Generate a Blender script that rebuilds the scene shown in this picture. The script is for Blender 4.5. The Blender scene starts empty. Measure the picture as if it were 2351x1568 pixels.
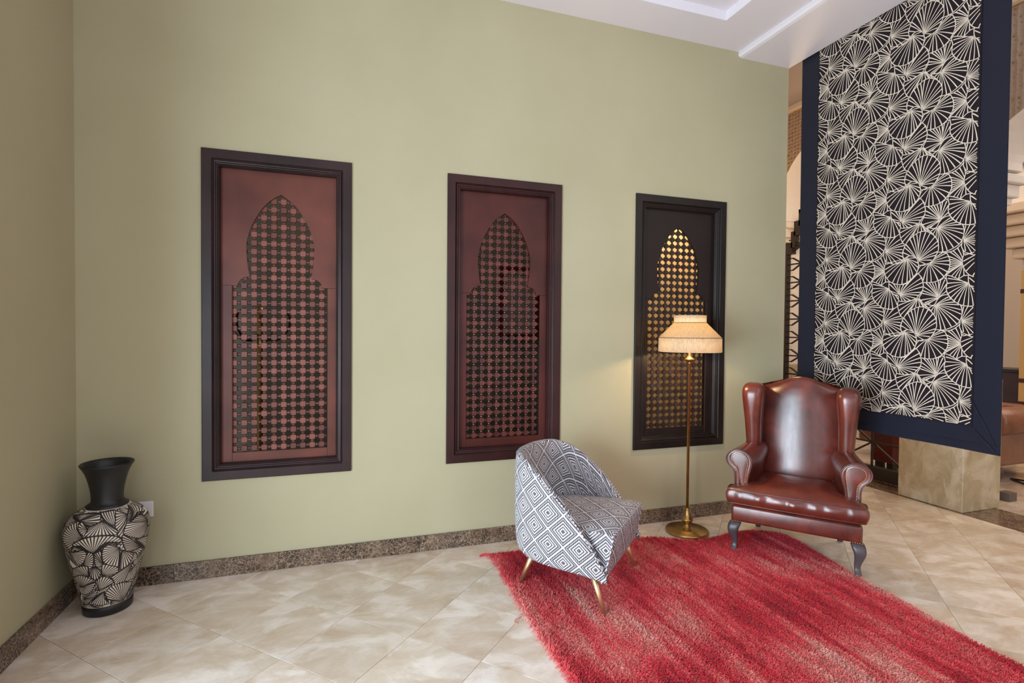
import bpy, bmesh, math, random
import numpy as np
from mathutils import Vector, Matrix
random.seed(7); rng=np.random.default_rng(7)
sc=bpy.context.scene; COL=sc.collection
PI=math.pi

# ------------------------------------------------ camera
cd=bpy.data.cameras.new('camera'); cam=bpy.data.objects.new('camera',cd); COL.objects.link(cam); sc.camera=cam
cd.sensor_fit='HORIZONTAL'; cd.sensor_width=36; cd.lens=36*1194.4/2351; cd.clip_start=.05; cd.clip_end=100
YAW,PITCH,ROLL=[math.radians(v) for v in (18.3083,1.1055,0.4974)]
fw=Vector((math.sin(YAW)*math.cos(PITCH),math.cos(YAW)*math.cos(PITCH),-math.sin(PITCH)))
r0=Vector((math.cos(YAW),-math.sin(YAW),0)); u0=r0.cross(fw)
r1=r0*math.cos(ROLL)+u0*math.sin(ROLL); u1=-r0*math.sin(ROLL)+u0*math.cos(ROLL)
m=Matrix((r1,u1,-fw)).transposed().to_4x4(); m.translation=Vector((0,-3.2935,1.40)); cam.matrix_world=m

# ------------------------------------------------ world, light, exposure
w=bpy.data.worlds.new('world'); sc.world=w; w.use_nodes=True
bg=w.node_tree.nodes['Background']; bg.inputs[0].default_value=(.80,.88,1,1); bg.inputs[1].default_value=1.0
vs=sc.view_settings; vs.view_transform='Standard'; vs.look='None'; vs.gamma=1; vs.exposure=-0.14; vs.use_curve_mapping=False
def area(name,loc,target,sx,sy,power,color,spread=180):
    l=bpy.data.lights.new(name,'AREA'); l.shape='RECTANGLE'; l.size=sx; l.size_y=sy; l.energy=power; l.color=color; l.spread=math.radians(spread)
    o=bpy.data.objects.new(name,l); COL.objects.link(o); o.location=loc
    o.rotation_euler=(Vector(target)-Vector(loc)).to_track_quat('-Z','Y').to_euler(); return o
def point(name,loc,power,color,rad=.05):
    l=bpy.data.lights.new(name,'POINT'); l.energy=power; l.color=color; l.shadow_soft_size=rad
    o=bpy.data.objects.new(name,l); COL.objects.link(o); o.location=loc; return o
DAY=(.80,.90,1.0); WARM=(1,.70,.38); SOFT=(1,.86,.70)
area('garden_door_daylight',(-2.45,-3.15,1.0),(.3,-1.9,.55),2.4,1.9,365,(.74,.88,1.0))
area('daylight_window',(-.6,-6.85,1.75),(.9,0,1.1),1.9,2.7,34,DAY)
area('daylight_window',(2.6,-6.85,1.75),(1.9,0,1.1),1.8,2.7,44,DAY)
area('ceiling_fill',(.8,-2.9,3.0),(.8,-2.9,9),2.6,3.4,11,(1,.93,.95))  # unseen upward fill added to brighten the ceiling
area('hall_fill',(7.0,-.5,5.0),(7.0,-.5,0),3.5,5,170,SOFT)  # unseen overhead fill added for general brightness in the hall
area('hall_fill',(4.4,-3.8,3.9),(2.6,0,.8),2.5,2.5,48,(1,.90,.78))  # second unseen fill, added from the hall side
point('corridor_lamp',(4.0,.7,2.2),36,WARM,.15)
point('niche_lamp',(2.6,.45,2.75),55,(1,.84,.66),.08)
point('back_room_fill',(.4,.8,3.0),13,(1,.88,.74),.1)  # unseen fill added for dim ambient light behind the lattices

# ------------------------------------------------ helpers
def mesh_obj(name,verts,faces,mat,parent=None,smooth=False,uvs=None,mats=None,midx=None):
    me=bpy.data.meshes.new(name); me.from_pydata([tuple(v) for v in verts],[],faces); me.update()
    if mat: me.materials.append(mat)
    if mats:
        for mm in mats: me.materials.append(mm)
        if midx is not None: me.polygons.foreach_set('material_index',midx)
    if smooth: me.polygons.foreach_set('use_smooth',[True]*len(me.polygons))
    if uvs:
        ul=me.uv_layers.new(name='UVMap')
        for l in me.loops: ul.data[l.index].uv=uvs[l.vertex_index]
    o=bpy.data.objects.new(name,me); COL.objects.link(o)
    if parent: o.parent=parent
    return o
def fixn(o):
    bm=bmesh.new(); bm.from_mesh(o.data); bmesh.ops.recalc_face_normals(bm,faces=bm.faces); bm.to_mesh(o.data); bm.free(); return o
def tag(o,label=None,cat=None,group=None,kind=None):
    if label: o['label']=label
    if cat: o['category']=cat
    if group: o['group']=group
    if kind: o['kind']=kind
    return o
def empty(name,loc=(0,0,0),rz=0):
    o=bpy.data.objects.new(name,None); o.empty_display_size=.1; COL.objects.link(o); o.location=loc; o.rotation_euler=(0,0,rz); return o
def boxv(lo,hi):
    x0,y0,z0=lo;x1,y1,z1=hi
    return [(x0,y0,z0),(x1,y0,z0),(x1,y1,z0),(x0,y1,z0),(x0,y0,z1),(x1,y0,z1),(x1,y1,z1),(x0,y1,z1)]
BF6=[(0,3,2,1),(4,5,6,7),(0,1,5,4),(1,2,6,5),(2,3,7,6),(3,0,4,7)]
def boxes(name,lst,mat,parent=None,bev=0,seg=2,smooth=False):
    V=[];F=[]
    for lo,hi in lst:
        b=len(V); V+=boxv(lo,hi); F+=[tuple(i+b for i in f) for f in BF6]
    o=mesh_obj(name,V,F,mat,parent)
    if bev:
        bm=bmesh.new(); bm.from_mesh(o.data)
        bmesh.ops.bevel(bm,geom=list(bm.edges),offset=bev,segments=seg,affect='EDGES',profile=.5)
        if smooth:
            for f in bm.faces: f.smooth=True
        bm.to_mesh(o.data); bm.free()
    return o
def box(name,lo,hi,mat,parent=None,bev=0,seg=2,smooth=False): return boxes(name,[(lo,hi)],mat,parent,bev,seg,smooth)
def catmull(pts,n,closed=False):
    P=[Vector(p) for p in pts]; k=len(P); out=[]
    segs=k if closed else k-1
    for i in range(n):
        t=i/(n if closed else n-1)*segs; s=min(int(t),segs-1); f=t-s
        g=(lambda j:P[j%k]) if closed else (lambda j:P[min(max(j,0),k-1)])
        a,b,c,d=g(s-1),g(s),g(s+1),g(s+2)
        out.append(.5*((2*b)+(c-a)*f+(2*a-5*b+4*c-d)*f*f+(3*b-a-3*c+d)*f**3))
    return out
def loft(name,rings,mat,parent=None,cap=True,smooth=True,closed=True,sub=0):
    n=len(rings[0]); V=[v for r in rings for v in r]; F=[]
    for i in range(len(rings)-1):
        for j in range(n if closed else n-1):
            a=i*n+j;b=i*n+(j+1)%n; F.append((a,b,b+n,a+n))
    if cap: F.append(tuple(reversed(range(n)))); F.append(tuple(range((len(rings)-1)*n,len(rings)*n)))
    o=fixn(mesh_obj(name,V,F,mat,parent,smooth))
    if sub: s=o.modifiers.new('sub','SUBSURF'); s.levels=s.render_levels=sub
    return o
def lathe(name,prof,mat,parent=None,seg=48,cx=0,cy=0,smooth=True,cap=True):
    rings=[[(cx+r*math.cos(2*PI*j/seg),cy+r*math.sin(2*PI*j/seg),z) for j in range(seg)] for r,z in prof]
    return loft(name,rings,mat,parent,cap,smooth)
def tube(name,pts,rad,mat,parent=None,seg=10,cap=True,smooth=True):
    P=[Vector(p) for p in pts]; R=rad if isinstance(rad,(list,tuple)) else [rad]*len(P)
    rings=[]; up=None
    for i,p in enumerate(P):
        t=(P[min(i+1,len(P)-1)]-P[max(i-1,0)]).normalized()
        if up is None: up=t.orthogonal().normalized()
        up=(up-t*up.dot(t)).normalized(); s=t.cross(up)
        rings.append([p+R[i]*(math.cos(a)*up+math.sin(a)*s) for a in [2*PI*k/seg for k in range(seg)]])
    return loft(name,rings,mat,parent,cap,smooth)
def merge(name,objs,mat=None,parent=None):
    bm=bmesh.new()
    for o in objs:
        me=o.data.copy(); me.transform(o.matrix_basis); bm.from_mesh(me)
    me=bpy.data.meshes.new(name); bm.to_mesh(me); bm.free(); me.materials.append(mat or objs[0].data.materials[0])
    for o in objs: bpy.data.objects.remove(o)
    n=bpy.data.objects.new(name,me); COL.objects.link(n)
    if parent: n.parent=parent
    return n

# ------------------------------------------------ materials
def lin(c): return tuple(((v/255)/12.92 if v/255<=.04045 else ((v/255+.055)/1.055)**2.4) for v in c)+(1,)
class M:
    def __init__(s,name,col=(128,128,128),rough=.5,metal=0,spec=.5,coat=0,coatr=.1):
        s.m=bpy.data.materials.new(name); s.m.use_nodes=True; s.t=s.m.node_tree; s.b=s.t.nodes['Principled BSDF']
        s.set('Base Color',lin(col)); s.set('Roughness',rough); s.set('Metallic',metal); s.set('Specular IOR Level',spec); s.set('Coat Weight',coat); s.set('Coat Roughness',coatr)
    def set(s,k,v): s.b.inputs[k].default_value=v
    def n(s,typ,ins={},**kw):
        nd=s.t.nodes.new(typ)
        for k,v in kw.items(): setattr(nd,k,v)
        for k,v in ins.items():
            if hasattr(v,'links') or isinstance(v,bpy.types.NodeSocket): s.t.links.new(v,nd.inputs[k])
            else: nd.inputs[k].default_value=v
        return nd
    def link(s,sock,k): s.t.links.new(sock,s.b.inputs[k])
    def coord(s,kind='Object',scale=(1,1,1),loc=(0,0,0),rot=(0,0,0)):
        c=s.n('ShaderNodeTexCoord'); mp=s.n('ShaderNodeMapping',{'Vector':c.outputs[kind],'Scale':scale,'Location':loc,'Rotation':rot}); return mp.outputs[0]
    def noise(s,v,scale,detail=4,rough=.5,dist=0):
        return s.n('ShaderNodeTexNoise',{'Vector':v,'Scale':scale,'Detail':detail,'Roughness':rough,'Distortion':dist}).outputs['Fac']
    def ramp(s,f,stops,interp='LINEAR'):
        r=s.n('ShaderNodeValToRGB',{'Fac':f}); cr=r.color_ramp; cr.interpolation=interp
        while len(cr.elements)<len(stops): cr.elements.new(.5)
        for e,(p,c) in zip(cr.elements,stops): e.position=p; e.color=lin(c) if max(c)>1 else tuple(c)+(1,)
        return r.outputs['Color']
    def math(s,op,a,b=0.0,c=0.0):
        return s.n('ShaderNodeMath',{0:a,1:b,2:c},operation=op).outputs[0]
    def mix(s,f,a,b,blend='MIX'):
        nd=s.t.nodes.new('ShaderNodeMix'); nd.data_type='RGBA'; nd.blend_type=blend
        for k,v in ((0,f),(6,a),(7,b)):
            if isinstance(v,bpy.types.NodeSocket): s.t.links.new(v,nd.inputs[k])
            else: nd.inputs[k].default_value=v
        return nd.outputs[2]
    def bump(s,h,st=.3,d=.01):
        b=s.n('ShaderNodeBump',{'Height':h,'Strength':st,'Distance':d}); s.link(b.outputs[0],'Normal')

def plain(name,col,rough=.5,**k): return M(name,col,rough,**k).m
# painted walls
a=M('olive_paint',(176,168,138),.62,spec=.3); v=a.coord(); f=a.noise(v,1.3,3)
a.link(a.ramp(f,[(.3,(173,165,134)),(.7,(180,172,142))]),'Base Color'); a.bump(a.noise(v,140,3),.06,.002); WALL=a.m
a=M('ceiling_paint',(224,219,225),.7,spec=.25); a.bump(a.noise(a.coord(),90,2),.04,.002); CEIL=a.m
a=M('hall_plaster',(222,204,184),.7); HALLW=a.m
WHITE=plain('white_plaster',(232,224,218),.6)
# carved plaster
a=M('carved_plaster',(190,166,146),.75); v=a.coord(scale=(1,1,1))
vo=a.n('ShaderNodeTexVoronoi',{'Vector':v,'Scale':26.0,'Randomness':.25}).outputs['Distance']
a.link(a.ramp(vo,[(.1,(112,90,74)),(.32,(176,152,132))]),'Base Color'); a.bump(vo,.9,.02); CARVED=a.m
# marble floor
def marble(name,c1,c2,c3,rough,scale=1.0,rnd=True):
    a=M(name,c1,rough,spec=.5); c=a.n('ShaderNodeTexCoord').outputs['Object']
    if rnd:
        oi=a.n('ShaderNodeObjectInfo').outputs['Random']; off=a.math('MULTIPLY',oi,60.0)
        c=a.n('ShaderNodeVectorMath',{0:c,1:off},operation='ADD').outputs[0]
    c=a.n('ShaderNodeMapping',{'Vector':c,'Scale':(scale,scale*1.5,scale)}).outputs[0]
    big=a.noise(c,3.2,6,.6,.9); fine=a.noise(c,26,6,.65,1.2)
    col=a.ramp(big,[(.30,c2),(.52,c1),(.70,c3)])
    col=a.mix(a.ramp(fine,[(.45,(0,0,0)),(.75,(.4,.4,.4))]),col,lin(c2),'MIX')
    pt=a.noise(c,4.0,4,.55,.6); col=a.mix(a.ramp(pt,[(.50,(0,0,0)),(.62,(.55,.55,.55))]),col,lin(tuple(min(255,x+10) for x in c3)))
    dk=a.noise(c,2.1,5,.7,1.0); col=a.mix(a.ramp(dk,[(.50,(0,0,0)),(.74,(.42,.42,.42))]),col,lin(tuple(x-10 for x in c2)))
    if rnd:
        tint=a.ramp(oi,[(0,(.86,.84,.81)),(.5,(.95,.945,.94)),(1,(1,1,1))]); col=a.mix(1.0,col,tint,'MULTIPLY')
    a.link(col,'Base Color'); a.link(a.math('MULTIPLY_ADD',big,.16,rough-.06),'Roughness'); return a.m
FLOOR=marble('cream_marble',(222,207,190),(202,179,153),(240,231,222),.19)
HALLF=marble('hall_marble',(196,176,158),(170,148,128),(210,196,182),.14,1.0,False)
PILM=marble('pillar_marble',(186,168,138),(160,138,104),(202,186,160),.25,1.3,False)
GROUT=plain('grout',(150,134,114),.7)
a=M('emperador_marble',(78,62,50),.22); v=a.coord(); oi=a.n('ShaderNodeObjectInfo').outputs['Random']
v=a.n('ShaderNodeVectorMath',{0:v,1:a.math('MULTIPLY',oi,37.0)},operation='ADD').outputs[0]
dn=a.n('ShaderNodeTexNoise',{'Vector':v,'Scale':14.0,'Detail':4.0}).outputs['Color']
v2=a.n('ShaderNodeVectorMath',{0:v,1:a.n('ShaderNodeVectorMath',{0:dn,1:(.09,.09,.09)},operation='MULTIPLY').outputs[0]},operation='ADD').outputs[0]
ed=a.n('ShaderNodeTexVoronoi',{'Vector':v2,'Scale':52.0},feature='DISTANCE_TO_EDGE').outputs['Distance']
base=a.mix(a.ramp(a.noise(v,5,2),[(.4,(0,0,0)),(.6,(1,1,1))]),a.ramp(a.noise(v,22,5,.7),[(.3,(44,32,28)),(.5,(70,54,44)),(.72,(104,84,70))]),a.ramp(a.noise(v,22,5,.7),[(.3,(64,50,42)),(.5,(98,78,64)),(.72,(140,116,98))]))
vein=a.ramp(ed,[(0,(1,1,1)),(.05,(.45,.45,.45)),(.12,(0,0,0))])
a.link(a.mix(a.math('MULTIPLY',vein,a.noise(v,9,2)),base,lin((196,172,146))),'Base Color'); EMP=a.m
# woods
def wood(name,c1,c2,rough,coat=.5,grain=(30,30,1.2)):
    a=M(name,c1,rough,spec=.3,coat=coat,coatr=.25); v=a.coord(scale=grain); f=a.noise(v,1,5,.6,.4)
    cl=a.noise(a.coord(),3.5,2); col=a.mix(a.ramp(cl,[(.35,(0,0,0)),(.7,(1,1,1))]),a.ramp(f,[(.3,c1),(.7,c2)]),lin(tuple(min(255,x*1.18) for x in c2)))
    a.link(col,'Base Color'); a.link(a.math('MULTIPLY_ADD',f,.2,rough-.1),'Roughness'); a.bump(f,.08,.002); return a.m
FRAME1=wood('dark_frame_wood',(32,20,21),(46,29,29),.40,.05)
FRAME2=wood('brown_frame_wood',(36,17,17),(50,23,22),.40,.05)
FRAME3=wood('black_frame_wood',(22,15,14),(28,20,18),.42,.03)
BOARD1=wood('red_brown_board',(78,40,32),(98,53,43),.40,.05,(5,5,1))
BOARD2=wood('dark_red_board',(54,23,19),(72,31,26),.44,.02,(5,5,1))
BOARD3=wood('near_black_board',(24,15,14),(30,20,18),.45,.02,(5,5,1))  # board tone gets darker from the first panel to the third
def lat(name,c1,c2):
    a=M(name,c1,.4,spec=.35,coat=.08,coatr=.2); oi=a.n('ShaderNodeObjectInfo').outputs['Random']
    a.link(a.ramp(oi,[(0,c1),(1,c2)]),'Base Color'); return a.m
LAT1=lat('red_lattice_wood',(96,54,45),(134,80,68)); LAT2=lat('dark_red_lattice_wood',(66,30,26),(98,48,40)); LAT3=lat('near_black_lattice_wood',(34,24,22),(52,38,32))
DARKW=wood('leg_wood',(52,44,46),(74,64,66),.4,.2)
# leather
def leather(name,c1,c2,c3,rough=.3):
    a=M(name,c1,rough,spec=.6,coat=.28,coatr=.2); v=a.coord(); f=a.noise(v,5,5,.6,.5); g=a.noise(a.coord(scale=(30,30,5)),1,4,.6)
    col=a.ramp(f,[(.3,c1),(.5,c2),(.75,c3)]); col=a.mix(a.ramp(g,[(.5,(0,0,0)),(.85,(.5,.5,.5))]),col,lin(c1))
    a.link(col,'Base Color'); a.link(a.math('MULTIPLY_ADD',g,.2,rough-.08),'Roughness')
    vo=a.n('ShaderNodeTexVoronoi',{'Vector':v,'Scale':420.0}).outputs['Distance']
    h=a.math('ADD',a.math('MULTIPLY',vo,.12),a.math('MULTIPLY',a.noise(v,26,4),.6)); a.bump(h,.10,.006); return a.m
LEA=leather('oxblood_leather',(66,22,15),(98,38,26),(126,54,38))
TAN=leather('tan_leather',(104,60,42),(128,78,56),(146,92,68))
a=M('striped_piping',(200,198,205),.85); c_=a.n('ShaderNodeTexCoord').outputs['Object']; sp_=a.n('ShaderNodeSeparateXYZ',{0:c_}); su=a.math('ADD',a.math('ADD',sp_.outputs[0],sp_.outputs[1]),sp_.outputs[2])
a.link(a.mix(a.math('LESS_THAN',a.math('FRACT',a.math('MULTIPLY',su,38.0)),.5),lin((216,213,220)),lin((112,100,106))),'Base Color'); FPIPE=a.m
PIPE=leather('piping_leather',(60,20,15),(84,30,22),(100,40,28))
BRASSN=plain('nail_brass',(226,186,124),.3,metal=1)
a=M('antique_brass',(172,132,72),.34,metal=1); f=a.noise(a.coord(),8,3); a.link(a.ramp(f,[(.3,(158,122,66)),(.7,(206,168,110))]),'Base Color'); BRASS=a.m
GOLD=plain('satin_gold',(222,190,144),.46,metal=1)
IRON=plain('black_iron',(30,22,20),.45)
BLACKC=M('black_ceramic',(24,23,26),.42,spec=.5); BLACKC.bump(BLACKC.noise(BLACKC.coord(),30,4),.15,.004); BLACKC=BLACKC.m
CREAMC=plain('cream_ceramic',(236,222,206),.55); DARKS=plain('dark_stripe',(34,26,28),.55)
# banner
a=M('navy_cloth',(24,26,42),.6,spec=.25); a.set('Sheen Weight',.08); a.bump(a.noise(a.coord(scale=(1,60,60)),6,3),.08,.003); NAVY=a.m
a=M('printed_cloth',(30,21,26),.7,spec=.25); a.bump(a.noise(a.coord(scale=(1,60,60)),6,3),.08,.003); PRINT=a.m
INK=plain('cream_print',(222,206,188),.75)
# shade
def shade(name,c,trans=.55):
    a=M(name,c,.9,spec=.1); t=a.t
    v=a.coord(scale=(1,1,1)); wv=a.noise(a.coord(scale=(90,90,340)),1,3,.7); wh=a.noise(a.coord(scale=(240,240,26)),1,3,.7)
    col=a.ramp(a.math('MULTIPLY_ADD',wv,.5,a.math('MULTIPLY',wh,.5)),[(.36,tuple(int(x*.80) for x in c)),(.56,c)])
    a.link(col,'Base Color')
    tr=a.n('ShaderNodeBsdfTranslucent',{'Color':col}); mx=a.n('ShaderNodeMixShader',{0:trans,1:a.b.outputs[0],2:tr.outputs[0]})
    t.links.new(mx.outputs[0],t.nodes['Material Output'].inputs[0]); return a.m
SH1=shade('linen_shade',(246,226,190),.6); SH2=shade('linen_band',(250,234,208),.6)
# geometric fabric
a=M('diamond_fabric',(214,212,222),.85,spec=.2)
uv=a.n('ShaderNodeTexCoord').outputs['UV']; sp=a.n('ShaderNodeSeparateXYZ',{0:uv})
U,V_=sp.outputs[0],sp.outputs[1]
au=a.math('ABSOLUTE',a.math('SUBTRACT',a.math('FRACT',U),.5)); av=a.math('ABSOLUTE',a.math('SUBTRACT',a.math('FRACT',V_),.5))
d=a.math('ADD',au,av); e=a.math('SUBTRACT',.5,a.math('ABSOLUTE',a.math('SUBTRACT',d,.5)))
K=(0,0,0); W_=(1,1,1)
ring=a.ramp(e,[(0,W_),(.075,K),(.118,W_),(.172,K),(.218,W_),(.280,K),(.318,W_),(.390,K),(.404,W_),(.468,K)],'CONSTANT')
rb=a.n('ShaderNodeRGBToBW',{0:ring}).outputs[0]
dots=a.math('LESS_THAN',a.math('FRACT',a.math('MULTIPLY',U,34.0)),.74)
msk=a.math('MULTIPLY',rb,a.math('MULTIPLY_ADD',dots,.55,.45))
a.link(a.mix(msk,lin((228,225,232)),lin((30,22,26))),'Base Color')
a.bump(a.noise(a.n('ShaderNodeMapping',{'Vector':uv,'Scale':(90,90,90)}).outputs[0],1,2),.2,.003); FAB=a.m
# rug
def rugcol(a,geo=False):
    v=a.coord(); s1=a.noise(a.n('ShaderNodeMapping',{'Vector':v,'Scale':(9,1.0,1)}).outputs[0],1,5,.6,.3)
    s2=a.noise(a.n('ShaderNodeMapping',{'Vector':v,'Scale':(45,3,1)}).outputs[0],1,4,.6)
    bigp=a.noise(v,1.5,3,.5,.4)
    f=a.math('ADD',a.math('MULTIPLY',s1,.45),a.math('ADD',a.math('MULTIPLY',s2,.2),a.math('MULTIPLY',bigp,.38)))
    return a.ramp(f,[(.40,(176,26,42)),(.47,(220,48,64)),(.52,(236,86,92)),(.57,(240,134,126)),(.63,(244,176,162))])
a=M('rug_base',(150,40,48),.95,spec=.1); a.link(rugcol(a),'Base Color'); RUGB=a.m
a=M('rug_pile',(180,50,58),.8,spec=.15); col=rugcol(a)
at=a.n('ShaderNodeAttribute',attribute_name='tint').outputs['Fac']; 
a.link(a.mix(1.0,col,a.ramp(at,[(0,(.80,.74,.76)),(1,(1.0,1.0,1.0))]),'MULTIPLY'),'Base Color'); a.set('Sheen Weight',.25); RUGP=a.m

# ------------------------------------------------ structure
XL,XR,CZ,BZ,BX=-1.31,3.398,3.561,3.518,2.906
WX=[(-.730,.066),(.648,1.437),(2.018,2.806)]; WZ0,WZ1=.547,2.401
def wall_with_holes(name,x0,x1,z1,holes,y0,y1,mat):
    L=[];px=x0
    for a_,b_ in holes:
        L.append(((px,y0,0),(a_+.02,y1,z1))); L.append(((a_+.02,y0,0),(b_-.02,y1,WZ0+.02))); L.append(((a_+.02,y0,WZ1-.02),(b_-.02,y1,z1))); px=b_-.02
    L.append(((px,y0,0),(x1,y1,z1))); return boxes(name,L,mat)
wb=tag(wall_with_holes('wall_back',XL,XR,3.60,WX,0,.2,WALL),'olive painted wall holding the three lattice window panels',kind='structure')
tag(boxes('wall_left',[((XL-.15,-1.55,0),(XL,.2,3.60)),((XL-.15,-4.6,2.75),(XL,-1.55,3.60)),((XL-.15,-7,0),(XL,-4.6,3.6))],WALL),'plain olive wall at the left edge behind the vase',kind='structure')
DRM=plain('door_white',(206,204,200),.5)
dr=tag(empty('door_1',(XL-.08,-3.075,0)),kind='structure')
boxes('door_frame',[((-.03,-1.52,0),(.03,-1.45,2.75)),((-.03,1.45,0),(.03,1.52,2.75)),((-.03,-1.45,2.68),(.03,1.45,2.75)),((-.025,-.03,0),(.025,.03,2.68))],DRM,dr)
# rear shell (behind the camera) with two tall window openings
rear=boxes('wall_rear',[((XL,-7.0,0),(-1.0-1.15,-6.9,3.6)) if False else ((XL-.15,-7.15,0),(5,-7.0,.45)),((XL-.15,-7.15,3.1),(5,-7.0,3.6)),((.05,-7.15,.45),(1.75,-7.0,3.1)),((3.5,-7.15,.45),(5,-7.0,3.1))],WALL)
tag(rear,kind='structure')
# ceiling with stepped tray and dropped beam
T0,T1=CZ,4.0
cx0,cy1=2.53,-.30
tag(boxes('ceiling',[((XL,-7,CZ),(BX,0,CZ)) if False else ((cx0,-7,CZ),(BX,.2,T1)),((XL,cy1,CZ),(cx0,.2,T1)),((XL,-7,CZ),(-.9,cy1,T1)),((-.9,-7,CZ),(cx0,-5.2,T1)),
  ((cx0-.16,-5.2,3.625),(cx0,cy1,T1)),((-.74,cy1-.16,3.625),(cx0-.16,cy1,T1)),((-.9,-5.2,3.625),(-.74,cy1,T1)),((-.74,-5.2,3.625),(cx0-.16,-5.04,T1)),((-.74,-5.04,3.70),(cx0-.16,cy1-.16,T1))],CEIL,bev=0),'white plaster ceiling with a stepped tray recess',kind='structure')
bm_=loft('trim_1',[[(x,y,z) for x,z in [(BX+.03,BZ),(BX+.008,BZ+.006),(BX-.004,BZ+.02),(BX,BZ+.04),(BX,4.0),(XR,4.0),(XR,BZ)]] for y in (0.199,-7.0)],CEIL,smooth=False)
tag(bm_,'shallow dropped ceiling beam above the open end of the room',kind='structure')
# floor : base slab + individual tiles laid on the diagonal
tag(box('floor',(XL-1.6,-7.15,-.12),(12,6,-.008),GROUT),'cream marble floor of diagonally laid tiles',kind='structure')
FL=bpy.data.objects['floor']
def clip(poly,ax,val,keep):   # Sutherland-Hodgman half-plane
    out=[];n=len(poly)
    for i in range(n):
        a_,b_=poly[i],poly[(i+1)%n]; ia=(a_[ax]-val)*keep>=0; ib=(b_[ax]-val)*keep>=0
        if ia: out.append(a_)
        if ia!=ib:
            t=(val-a_[ax])/(b_[ax]-a_[ax]); out.append((a_[0]+t*(b_[0]-a_[0]),a_[1]+t*(b_[1]-a_[1])))
    return out
H=.27; g=.0011; cnt=0; stuffV=[];stuffF=[]; tile_me=None
def tile_poly(cx,cy):
    return [(cx-H+g,cy),(cx,cy-H+g),(cx+H-g,cy),(cx,cy+H-g)]
def prism(poly,cx,cy,z0=-.0075,z1=0.0):
    c=.0012; n=len(poly); V=[(x-cx,y-cy,z0) for x,y in poly]+[(x-cx,y-cy,z1-.0008) for x,y in poly]+[((x-cx)*.9935,(y-cy)*.9935,z1) for x,y in poly]
    F=[tuple(reversed(range(n))),tuple(range(2*n,3*n))]
    for k in (0,n):
        for j in range(n): F.append((k+j,k+(j+1)%n,k+n+(j+1)%n,k+n+j))
    return V,F
full=[]
for i in range(-20,40):
    for j in range(-20,40):
        cx=.031+H*(i-j)+H; cy=-.647+H*(i+j-6)
        full.append((cx,cy))
def region(poly):
    # room area: x from XL to 4.62 ; y<=-.0 for x<XR, otherwise up to 1.6
    p=clip(poly,0,XL+.001,1); p=clip(p,0,4.62,-1) if p else p; p=clip(p,1,-6.9,1) if p else p
    if not p: return None
    if min(q[1] for q in p)>=-.0: 
        p=clip(p,0,XR+.001,1); p=clip(p,1,2.5,-1) if p else p; return p if len(p)>=3 else None
    if max(q[1] for q in p)>0:
        if min(q[0] for q in p)>=XR: return p
        if max(q[0] for q in p)<=XR: p=clip(p,1,-.0,-1)
        else: 
            p=clip(p,1,-.0,-1)
    return p if p and len(p)>=3 else None
names=0
for cx,cy in full:
    if cy<-7.2 or cy>2.8 or cx<-1.7 or cx>5: continue
    p=region(tile_poly(cx,cy))
    if not p: continue
    ar=abs(sum(p[k][0]*p[(k+1)%len(p)][1]-p[(k+1)%len(p)][0]*p[k][1] for k in range(len(p))))/2
    if ar<2e-4: continue
    if cy>-2.75 and cy<1.9 and names<290:
        isfull=len(p)==4 and ar>.1445
        if isfull and tile_me: me=tile_me
        else:
            V,F=prism(p,cx,cy); me=bpy.data.meshes.new('floor_tile'); me.from_pydata(V,[],F); me.materials.append(FLOOR); me.update()
            if isfull: tile_me=me
        o=bpy.data.objects.new('floor_tile',me); COL.objects.link(o); o.parent=FL; o.location=(cx,cy,0); names+=1
    else:
        V,F=prism(p,cx,cy); b=len(stuffV); stuffV+=[(x+cx,y+cy,z) for x,y,z in V]; stuffF+=[tuple(q+b for q in f) for f in F]
tag(mesh_obj('floor_tile_field',stuffV,stuffF,FLOOR,FL),kind='stuff')
# the triangle along the corridor right of the wall end where tiles straddle y=0
box('threshold_strip',(4.621,-6.9,-.0075),(5.06,3.0,-.0004),EMP,FL)
box('hall_floor',(5.061,-6.9,-.0075),(12,6,-.0004),HALLF,FL)
# baseboards of separate marble pieces
def baseboard(name,joints,axis,lab):
    e=empty(name); tag(e,lab,kind='structure')
    for a_,b_ in zip(joints[:-1],joints[1:]):
        lo,hi=((a_+.0008,-.015,0.0),(b_-.0008,-.0005,.10)) if axis=='x' else ((XL+.0005,a_+.0008,0.0),(XL+.015,b_-.0008,.10))
        c=[(lo[k]+hi[k])/2 for k in (0,1)]+[0]
        o=box('marble_piece',tuple(lo[k]-c[k] for k in range(3)),tuple(hi[k]-c[k] for k in range(3)),EMP,e,bev=.0012,seg=1); o.location=c
baseboard('baseboard_back',[XL+.016,-.866,-.336,.095,.483,.896,1.31,1.73,2.15,2.56,2.98,XR],'x','brown marble skirting along the long olive wall')
baseboard('baseboard_left',[-1.545,-1.44,-1.0,-.57,-.016],'y','brown marble skirting along the left olive wall')

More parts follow.
